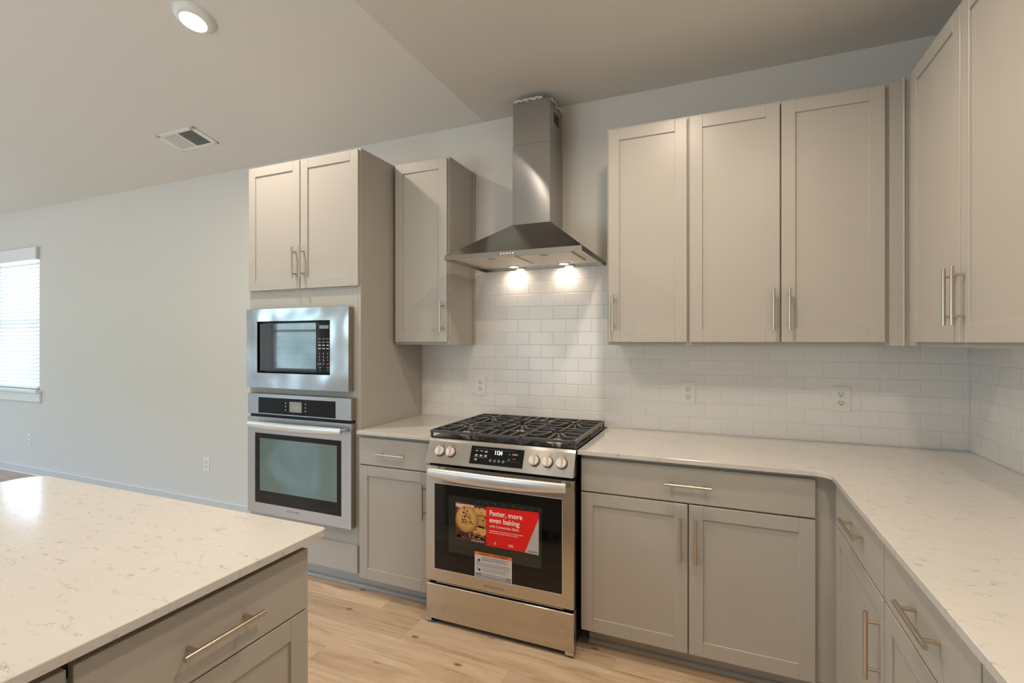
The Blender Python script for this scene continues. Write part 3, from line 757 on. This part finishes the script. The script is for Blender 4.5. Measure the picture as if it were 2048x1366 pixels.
for k in range(4):
    Tk = T @ Matrix.Translation((-.028 + k * .022, -.020, 0)); vs = []; fs = []
    for q in range(12):
        a_ = 2 * PI * q / 12
        for rr in (.0055, .0040): vs.append((rr * math.cos(a_), rr * math.sin(a_), 0))
    for q in range(12): fs.append((2 * q, 2 * ((q + 1) % 12), 2 * ((q + 1) % 12) + 1, 2 * q + 1))
    m.add(vs, fs, 'keyink', T=Tk)
m.build('legend', dg)
for x_, z_ in ((-.306, .858), (-.246, .858), (.192, .857), (.256, .857), (.323, .857)):
    T = onpanel(x_, z_, 0); k_ = MB()
    k_.lathe([(.0265, 0), (.0265, .002), (.0245, .003)], 'dark', 32, T)
    k_.lathe([(.0235, .003), (.0235, .016), (.0215, .0185)], 'knob', 32, T)
    k_.box(-.0060, .0060, -.0235, .0235, .0185, .034, 'knob', .003, T)
    k_.box(-.0012, .0012, .010, .0225, .0341, .0345, 'red', 0, T); kn = k_.build('knob', cp)
    m = MB(); Tm = onpanel(x_ + .010, z_ + .031, .0004)
    m.box(-.006, -.004, -.001, .001, 0, .0001, 'ink', 0, Tm); m.box(.0, .008, -.004, -.0033, 0, .0001, 'ink', 0, Tm).box(.0, .008, .0033, .004, 0, .0001, 'ink', 0, Tm).box(0, .0007, -.004, .004, 0, .0001, 'ink', 0, Tm).box(.0073, .008, -.004, .004, 0, .0001, 'ink', 0, Tm)
    m.build('burner_mark', cp)
# oven door
yf = -.705; gx0, gx1, gz0, gz1 = -.332, .328, .277, .700
m = MB(); z0, z1 = .216, .786
m.box(-W2, gx0, yf, yf + .02, z0, z1, 'steel').box(gx1, W2, yf, yf + .02, z0, z1, 'steel').box(gx0, gx1, yf, yf + .02, z0, gz0, 'steel').box(gx0, gx1, yf, yf + .02, gz1, z1, 'steel')
m.box(-W2 + .002, W2 - .002, yf + .02, -.658, z0 + .002, z1 - .002, 'black')
for (a, b, c, d) in ((gx0 - .003, gx0, gz0 - .003, gz1 + .003), (gx1, gx1 + .003, gz0 - .003, gz1 + .003), (gx0, gx1, gz0 - .003, gz0), (gx0, gx1, gz1, gz1 + .003)): m.box(a, b, yf - .0008, yf, c, d, 'handle')
m.text('FRIGIDAIRE', .0165, 'grey', front(-.010, yf - .0006, .235), sx=1.25, bold=.01)
od = m.build('oven_door', t)
m = MB(); m.box(gx0, gx1, yf + .0012, yf + .012, gz0, gz1, 'glass'); m.build('door_glass', od)
m = MB(); m.box(-.252, .232, yf + .0002, yf + .0012, .372, .650, 'ovenrange')
for k in range(8): m.tube([(-.09 + k * .045, yf + .0003, .637), (-.09 + k * .045, yf - .0002, .637)], .0014, 'keyink', 6)
m.build('inner_window', od)
bowed_handle(od, -.338, .358, .762, yf, out=.046, bow=.024, r=.0285, drop=-.002)
# promotional label
m = MB(); yl = yf - .0010; P = lambda pts, mat, k=0: m.add([(x, yl - k * .00025, z) for x, z in pts], [list(range(len(pts)))], mat)
A0, A1, ZL, ZH = -.2125, .2185, .4405, .6265
C0 = -.046
P([(A0, ZL + .003), (C0, ZL - .006), (C0, ZH - .010), (A0, ZH + .000)], 'plum')
rr = random.Random(5)
def blob(cx, cz, rx, rz, mat, k, n=18, j=.06):
    pts = []
    for q in range(n):
        a_ = 2 * PI * q / n; f_ = 1 + rr.uniform(-j, j); x = cx + rx * math.cos(a_) * f_; z = cz + rz * math.sin(a_) * f_
        pts.append((min(max(x, A0 + .0008), C0 - .0008), min(max(z, ZL + .0005), ZH - .010)))
    P(pts, mat, k)
blob(-.165, .610, .055, .016, 'cream', 1)
blob(-.080, .590, .045, .020, 'cookie2', 2); blob(-.078, .572, .040, .006, 'cookie3', 3)
blob(-.075, .545, .042, .022, 'cookie1', 3); blob(-.070, .522, .040, .008, 'cookie3', 4)
blob(-.080, .500, .040, .024, 'cookie2', 4); blob(-.100, .470, .045, .015, 'cookie3', 5)
blob(-.150, .545, .062, .066, 'cookie3', 6); blob(-.152, .549, .056, .060, 'cookie1', 7); blob(-.154, .552, .045, .047, 'cookie2', 8, j=.10)
blob(-.150, .548, .030, .030, 'cookie1', 9, j=.15); blob(-.156, .553, .018, .018, 'cookie2', 10, j=.2)
for q in range(26):
    a_ = rr.uniform(0, 6.28); d_ = rr.uniform(.15, .95)
    blob(-.150 + .055 * d_ * math.cos(a_), .547 + .058 * d_ * math.sin(a_), rr.uniform(.0018, .006), rr.uniform(.0015, .005), 'choc', 11, 9, .3)
for q in range(12): blob(rr.uniform(-.10, -.05), rr.uniform(.48, .61), rr.uniform(.002, .005), rr.uniform(.0015, .004), 'choc', 12, 8, .3)
for q in range(14): blob(rr.uniform(-.20, -.06), rr.uniform(.458, .478), rr.uniform(.004, .011), rr.uniform(.003, .008), 'choc', 13, 9, .3)
for q in range(30): blob(rr.uniform(-.20, -.06), rr.uniform(.455, .60), .0015, .0011, 'cream', 14, 6, .3)
P([(C0, ZL - .006), (.150, ZL - .006 + .0), (.2185, .600), (.2185, ZH), (C0, ZH - .006)], 'red')
P([(.150, ZL - .006), (.2185, ZL - .008), (.2185, .600)], 'lgrey', 1)
F = lambda x, z: front(x, yl - .0005, z)
m.text('Faster, more', .0335, 'white', F(-.030, .582), bold=.022, align='LEFT', sx=.97)
m.text('even baking', .0335, 'white', F(-.030, .549), bold=.022, align='LEFT', sx=.97)
m.text('with Convection Bake.', .0170, 'white', F(-.030, .526), align='LEFT', bold=.003, sx=.98)
for zz, xe in ((.5075, .140), (.4985, .115)):
    x = -.030
    while x < xe:
        l = rr.uniform(.006, .016); m.box(x, min(x + l, xe), yl - .0006, yl - .0004, zz, zz + .0028, 'white'); x += l + .003
for x_, l in ((.000, .010), (.081, .024)):
    for q in range(2): m.box(x_ - l / 2, x_ + l / 2, yl - .0006, yl - .0004, .4545 - q * .007, .4575 - q * .007, 'white')
m.text('FRIGIDAIRE', .0095, 'ink', F(.190, .4395), sx=1.0, bold=.01)
m.text('yummy goodness', .0115, 'white', front(-.090, yl - .0042, .4475), bold=.01, sx=.85)
m.build('promotional_label', od, label='red and white printed label with a cookie picture')
# warning sticker
m = MB(); yl = yf - .0010
P([(-.108, .272), (.085, .272), (.086, .398), (-.108, .399)], 'paper')
P([(-.108, .384), (.086, .3835), (.086, .398), (-.108, .399)], 'orange', 1)
m.text('WARNING  AVERTISSEMENT', .0125, 'ink', front(-.008, yl - .0006, .3865), bold=.01, sx=.95)
P([(-.102, .275), (.081, .275), (.081, .300), (-.102, .300)], 'grey', 1)
def bars(z, x0, x1, mat, h=.0011, k=2):
    x = x0
    while x < x1:
        l = rr.uniform(.004, .014); m.box(x, min(x + l, x1), yl - .0007, yl - .0005, z, z + h, mat); x += l + .0018
for q in range(5): bars(.377 - q * .0042, -.070, .075 - (q % 3) * .012, 'ink', .0010)
for q in range(5): bars(.350 - q * .0042, -.100, .078, 'ink', .0009)
for q in range(5): bars(.326 - q * .0044, -.070, .078 - (q % 2) * .02, 'ink', .0009)
bars(.292, -.070, .055, 'white', .0035); bars(.284, -.095, .06, 'white', .0014); bars(.279, -.095, .072, 'white', .0012)
P([(-.092, .360), (-.084, .368), (-.076, .361), (-.084, .353)], 'ink', 3); P([(-.097, .353), (-.095, .353), (-.090, .360), (-.092, .361)], 'ink', 3)
P([(-.088, .309), (-.077, .309), (-.077, .320), (-.088, .320)], 'ink', 3); P([(-.098, .310), (-.096, .310), (-.088, .326), (-.090, .328)], 'ink', 3)
m.build('warning_sticker', od, label='small white sticker with an orange warning band')
# vent strip between door and drawer, storage drawer, feet
m = MB(); m.box(-W2 + .01, W2 - .01, -.682, -.657, .196, .215, 'dark').box(-.33, .33, -.697, -.682, .2035, .208, 'handle', .002); m.build('drawer_rail', t)
m = MB(); m.box(-W2, W2, yf + .0, -.658, .024, .198, 'steel', .003); pass
m.box(-W2, -W2 + .03, yf, -.66, .010, .024, 'steel', .001).box(W2 - .04, W2, yf, -.66, .010, .024, 'steel', .001)
sd = m.build('storage_drawer', t)
m = MB(); n_ = 14; vs = []
for k in range(n_ + 1):
    a_ = PI * k / n_; vs.append((.345 - .024 * math.cos(a_), yf - .0014 * math.sin(a_) - .0001, .092 + .028 * math.sin(a_)))
m.tube([(.321, yf + .0042, .028)] + [(x, yf + .0042, z) for x, y, z in vs[:n_ // 2 + 4]], .0055, 'steel', 16); m.build('embossed_arch', sd)
for x_ in (-.345, .35):
    for yy in (-.62, -.10):
        m = MB(); m.lathe([(.016, 0), (.016, .006), (.006, .008), (.006, .035)], 'bluefoot' if x_ < 0 and yy < -.5 else 'black', 14, Matrix.Translation((x_, yy, 0))); m.build('leveling_foot', t)
m = MB(); m.box(-.362, -.340, -.7, -.675, .0, .010, 'bluefoot', .001); m.build('blue_tape', sd)
# burners
BUR = [(-.245, -.50, .045), (-.245, -.21, .036), (.0, -.36, .050), (.245, -.50, .052), (.245, -.21, .036)]
for x_, y_, r_ in BUR:
    T = Matrix.Translation((x_, y_, .9215)); m = MB()
    m.lathe([(r_ * 1.62, 0), (r_ * 1.60, .004), (r_ * 1.48, .004), (r_ * 1.40, .0015), (r_ * 1.05, .0015), (r_ * 1.0, .018)], 'burner', 32, T); bu = m.build('burner', t)
    m = MB(); m.lathe([(r_ * .95, .018), (r_ * .95, .023), (r_ * .85, .026)], 'iron', 28, T); m.build('burner_cap', bu)
# grates
GT = .957
def bar(m, p, q, w_=.0075, h=.012, drop0=0., drop1=0.):
    p, q = Vector((*p, 0)), Vector((*q, 0)); d = (q - p); d.normalize(); s_ = Vector((-d.y, d.x, 0)) * w_ * .62; h *= 1.15
    v = []
    for base_, dz in ((p, drop0), (q, drop1)):
        for k in (-1, 1):
            for zz in (GT - h - dz, GT - dz): v.append(base_ + s_ * k + Vector((0, 0, zz)))
    # v: p-,lo ; p-,hi ; p+,lo ; p+,hi ; q-...
    m.add(v, [(0, 1, 3, 2), (4, 6, 7, 5), (0, 4, 5, 1), (2, 3, 7, 6), (1, 5, 7, 3), (0, 2, 6, 4)], 'iron')
def grate(x0, x1, burners):
    m = MB(); y0, y1 = -.668, -.062; ym = (y0 + y1) / 2; w_ = x1 - x0
    bar(m, (x0, y0), (x1, y0), .010, .011); bar(m, (x0, y1), (x1, y1), .010, .012)
    bar(m, (x0, y0), (x0, y1), .010, .012); bar(m, (x1, y0), (x1, y1), .010, .012)
    if len(burners) == 2: bar(m, (x0, ym), (x1, ym), .010, .012)
    for (bx_, by) in burners:
        hh = .148 if len(burners) == 2 else .30
        for sx_ in (-1, 1):
            xe = x0 if sx_ < 0 else x1
            # side arm: in from the rail, then turning to the burner
            for sy_ in (-1, 1):
                a_ = (xe, by + sy_ * .088); b_ = (bx_ + sx_ * .062, by + sy_ * .088); c_ = (bx_ + sx_ * .026, by + sy_ * .030)
                bar(m, a_, b_, .0095, .013); bar(m, b_, c_, .0115, .019, 0, -.006)
            bar(m, (xe, by), (bx_ + sx_ * .040, by), .0095, .013, 0, -.002)
            m.box(bx_ + sx_ * .040 - .009, bx_ + sx_ * .040 + .009, by - .008, by + .008, GT - .016, GT + .004, 'iron', .003)
        for sy_ in (-1, 1):
            bar(m, (bx_, by + sy_ * hh), (bx_, by + sy_ * .040), .0095, .013, 0, -.002)
            m.box(bx_ - .008, bx_ + .008, by + sy_ * .040 - .009, by + sy_ * .040 + .009, GT - .016, GT + .004, 'iron', .003)
    if len(burners) == 1:
        for yy in (y0 + .13, y1 - .13): bar(m, (x0, yy), (x1, yy), .0095, .012)
        for sx_ in (-1, 1):
            for yy in (y0, y1 - .13): bar(m, ((x0 + x1) / 2 + sx_ * .055, yy), ((x0 + x1) / 2 + sx_ * .055, yy + .13), .009, .012)
    for x_ in (x0, x1):
        for yy in (y0 + .004, y1 - .004, ym): m.box(x_ - .005, x_ + .005, yy - .006, yy + .006, .921, GT - .004, 'iron', .002)
    for x_ in (x0, x1): m.box(x_ - (.011 if x_ > x0 else -.001), x_ + (.011 if x_ == x0 else -.001), y0 - .007, y0 + .006, .932, GT + .004, 'iron', .003)
    return m.build('grate', t)
grate(-.374, -.119, [(-.245, -.50), (-.245, -.21)])
grate(-.112, .112, [(0, -.36)])
grate(.119, .374, [(.245, -.50), (.245, -.21)])

# ------------------------------------------------------------------ range hood
t = thing('range_hood', 'stainless pyramid range hood with a tall chimney over the range', 'range hood', (-2.0175, 0, 1.842))
w = .381; yf = -.500; m = MB()
R0, R1 = .0, .026
m.box(-w, w, yf, yf + .0015, R0, R1, 'hood').box(-w, -w + .0015, yf, 0, R0, R1, 'hood').box(w - .0015, w, yf, 0, R0, R1, 'hood').box(-w, w, -.0015, 0, R0, R1, 'hood')
m.build('rim', t)
cx0, cx1, cy = -.0955, .1285, -.235; zt = .222
cx0, cx1 = -.094, .130
m = MB()
b4 = [(-w, yf, R1), (w, yf, R1), (w, 0, R1), (-w, 0, R1)]; t4 = [(cx0 - .002, cy - .002, zt), (cx1 + .002, cy - .002, zt), (cx1 + .002, 0, zt), (cx0 - .002, 0, zt)]
m.add(b4 + t4, [(0, 1, 5, 4), (1, 2, 6, 5), (2, 3, 7, 6), (3, 0, 4, 7), (4, 5, 6, 7)], 'hood'); m.build('canopy', t)
m = MB(); m.box(cx0, cx1, cy, -.0, zt, 2.512 - 1.842, 'chim', .001); m.build('chimney_sleeve', t)
m = MB(); m.box(cx0 + .002, cx1 - .002, cy + .002, -.001, 2.512 - 1.842, 2.752 - 1.842, 'chim', .001); up = m.build('chimney_upper', t)
m = MB()
for k in range(7): m.box(cx1 - .002, cx1 - .0012, -.16 + k * .014, -.154 + k * .014, .80, .86, 'dark')
m.build('vent_slot', up)
m = MB()   # recessed underside with filters
m.box(-w + .002, w - .002, yf + .002, -.002, .019, .0215, 'filter'); m.build('underside', t)
for sx_ in (-1, 1):
    m = MB(); m.box(sx_ * .008, sx_ * .300, yf + .085, -.115, .011, .018, 'filter', .001); fl = m.build('filter', t)
    m = MB(); m.box(sx_ * .150 - .02, sx_ * .150 + .02, yf + .10, yf + .115, .007, .011, 'hood', .001); m.build('latch', fl)
for x_ in (-.160, .155):
    T = Matrix.Translation((x_, -.055, .008)); m = MB(); m.lathe([(.036, .0105), (.036, .006), (.028, .005)], 'hood', 28, T); lp = m.build('lamp', t)
    m = MB(); m.lathe([(.0005, .0035), (.027, .004), (.027, .008)], 'hoodlens', 28, T); m.build('lens', lp)
for k in range(6):
    m = MB(); m.lathe([(.0045, 0), (.0045, .003), (.0035, .004)], 'redbtn' if k == 0 else 'knob', 14, Matrix.Translation((-.063 + k * .0168, yf, .0125)) @ Matrix.Rotation(PI / 2, 4, 'X')); m.build('button', t)
m = MB(); rs = random.Random(2)   # torn scrap of plaster and tape where the chimney meets the ceiling
for k in range(16):
    x_ = cx0 + .02 + k * .010; T = Matrix.Translation((x_, cy + rs.uniform(-.004, .006), .913 + rs.uniform(0, .008))) @ Matrix.Rotation(rs.uniform(-.7, .7), 4, 'X') @ Matrix.Rotation(rs.uniform(-.5, .5), 4, 'Y')
    m.box(-.009, .009, -.008, .012, -.003, .004, 'seal', .001, T)
for k in range(8): 
    T = Matrix.Translation((cx1 + rs.uniform(-.004, .004), cy + .03 + k * .026, .905 + rs.uniform(0, .01))) @ Matrix.Rotation(rs.uniform(-.7, .7), 4, 'Y')
    m.box(-.003, .003, -.012, .012, -.006, .006, 'seal', .001, T)
m.build('plaster_scrap', t, label='torn white plaster scrap on the chimney top')
for x_ in (-.160, .155):
    d = bpy.data.lights.new('hood_lamp', 'SPOT'); d.energy = 1.7; d.color = (1, .80, .60); d.spot_size = 3.0; d.spot_blend = 1.0; d.shadow_soft_size = .02
    o = bpy.data.objects.new('hood_lamp', d); COL.objects.link(o); o.location = (-2.0175 + x_, -.050, 1.840); o.rotation_euler = (.35, 0, 0)
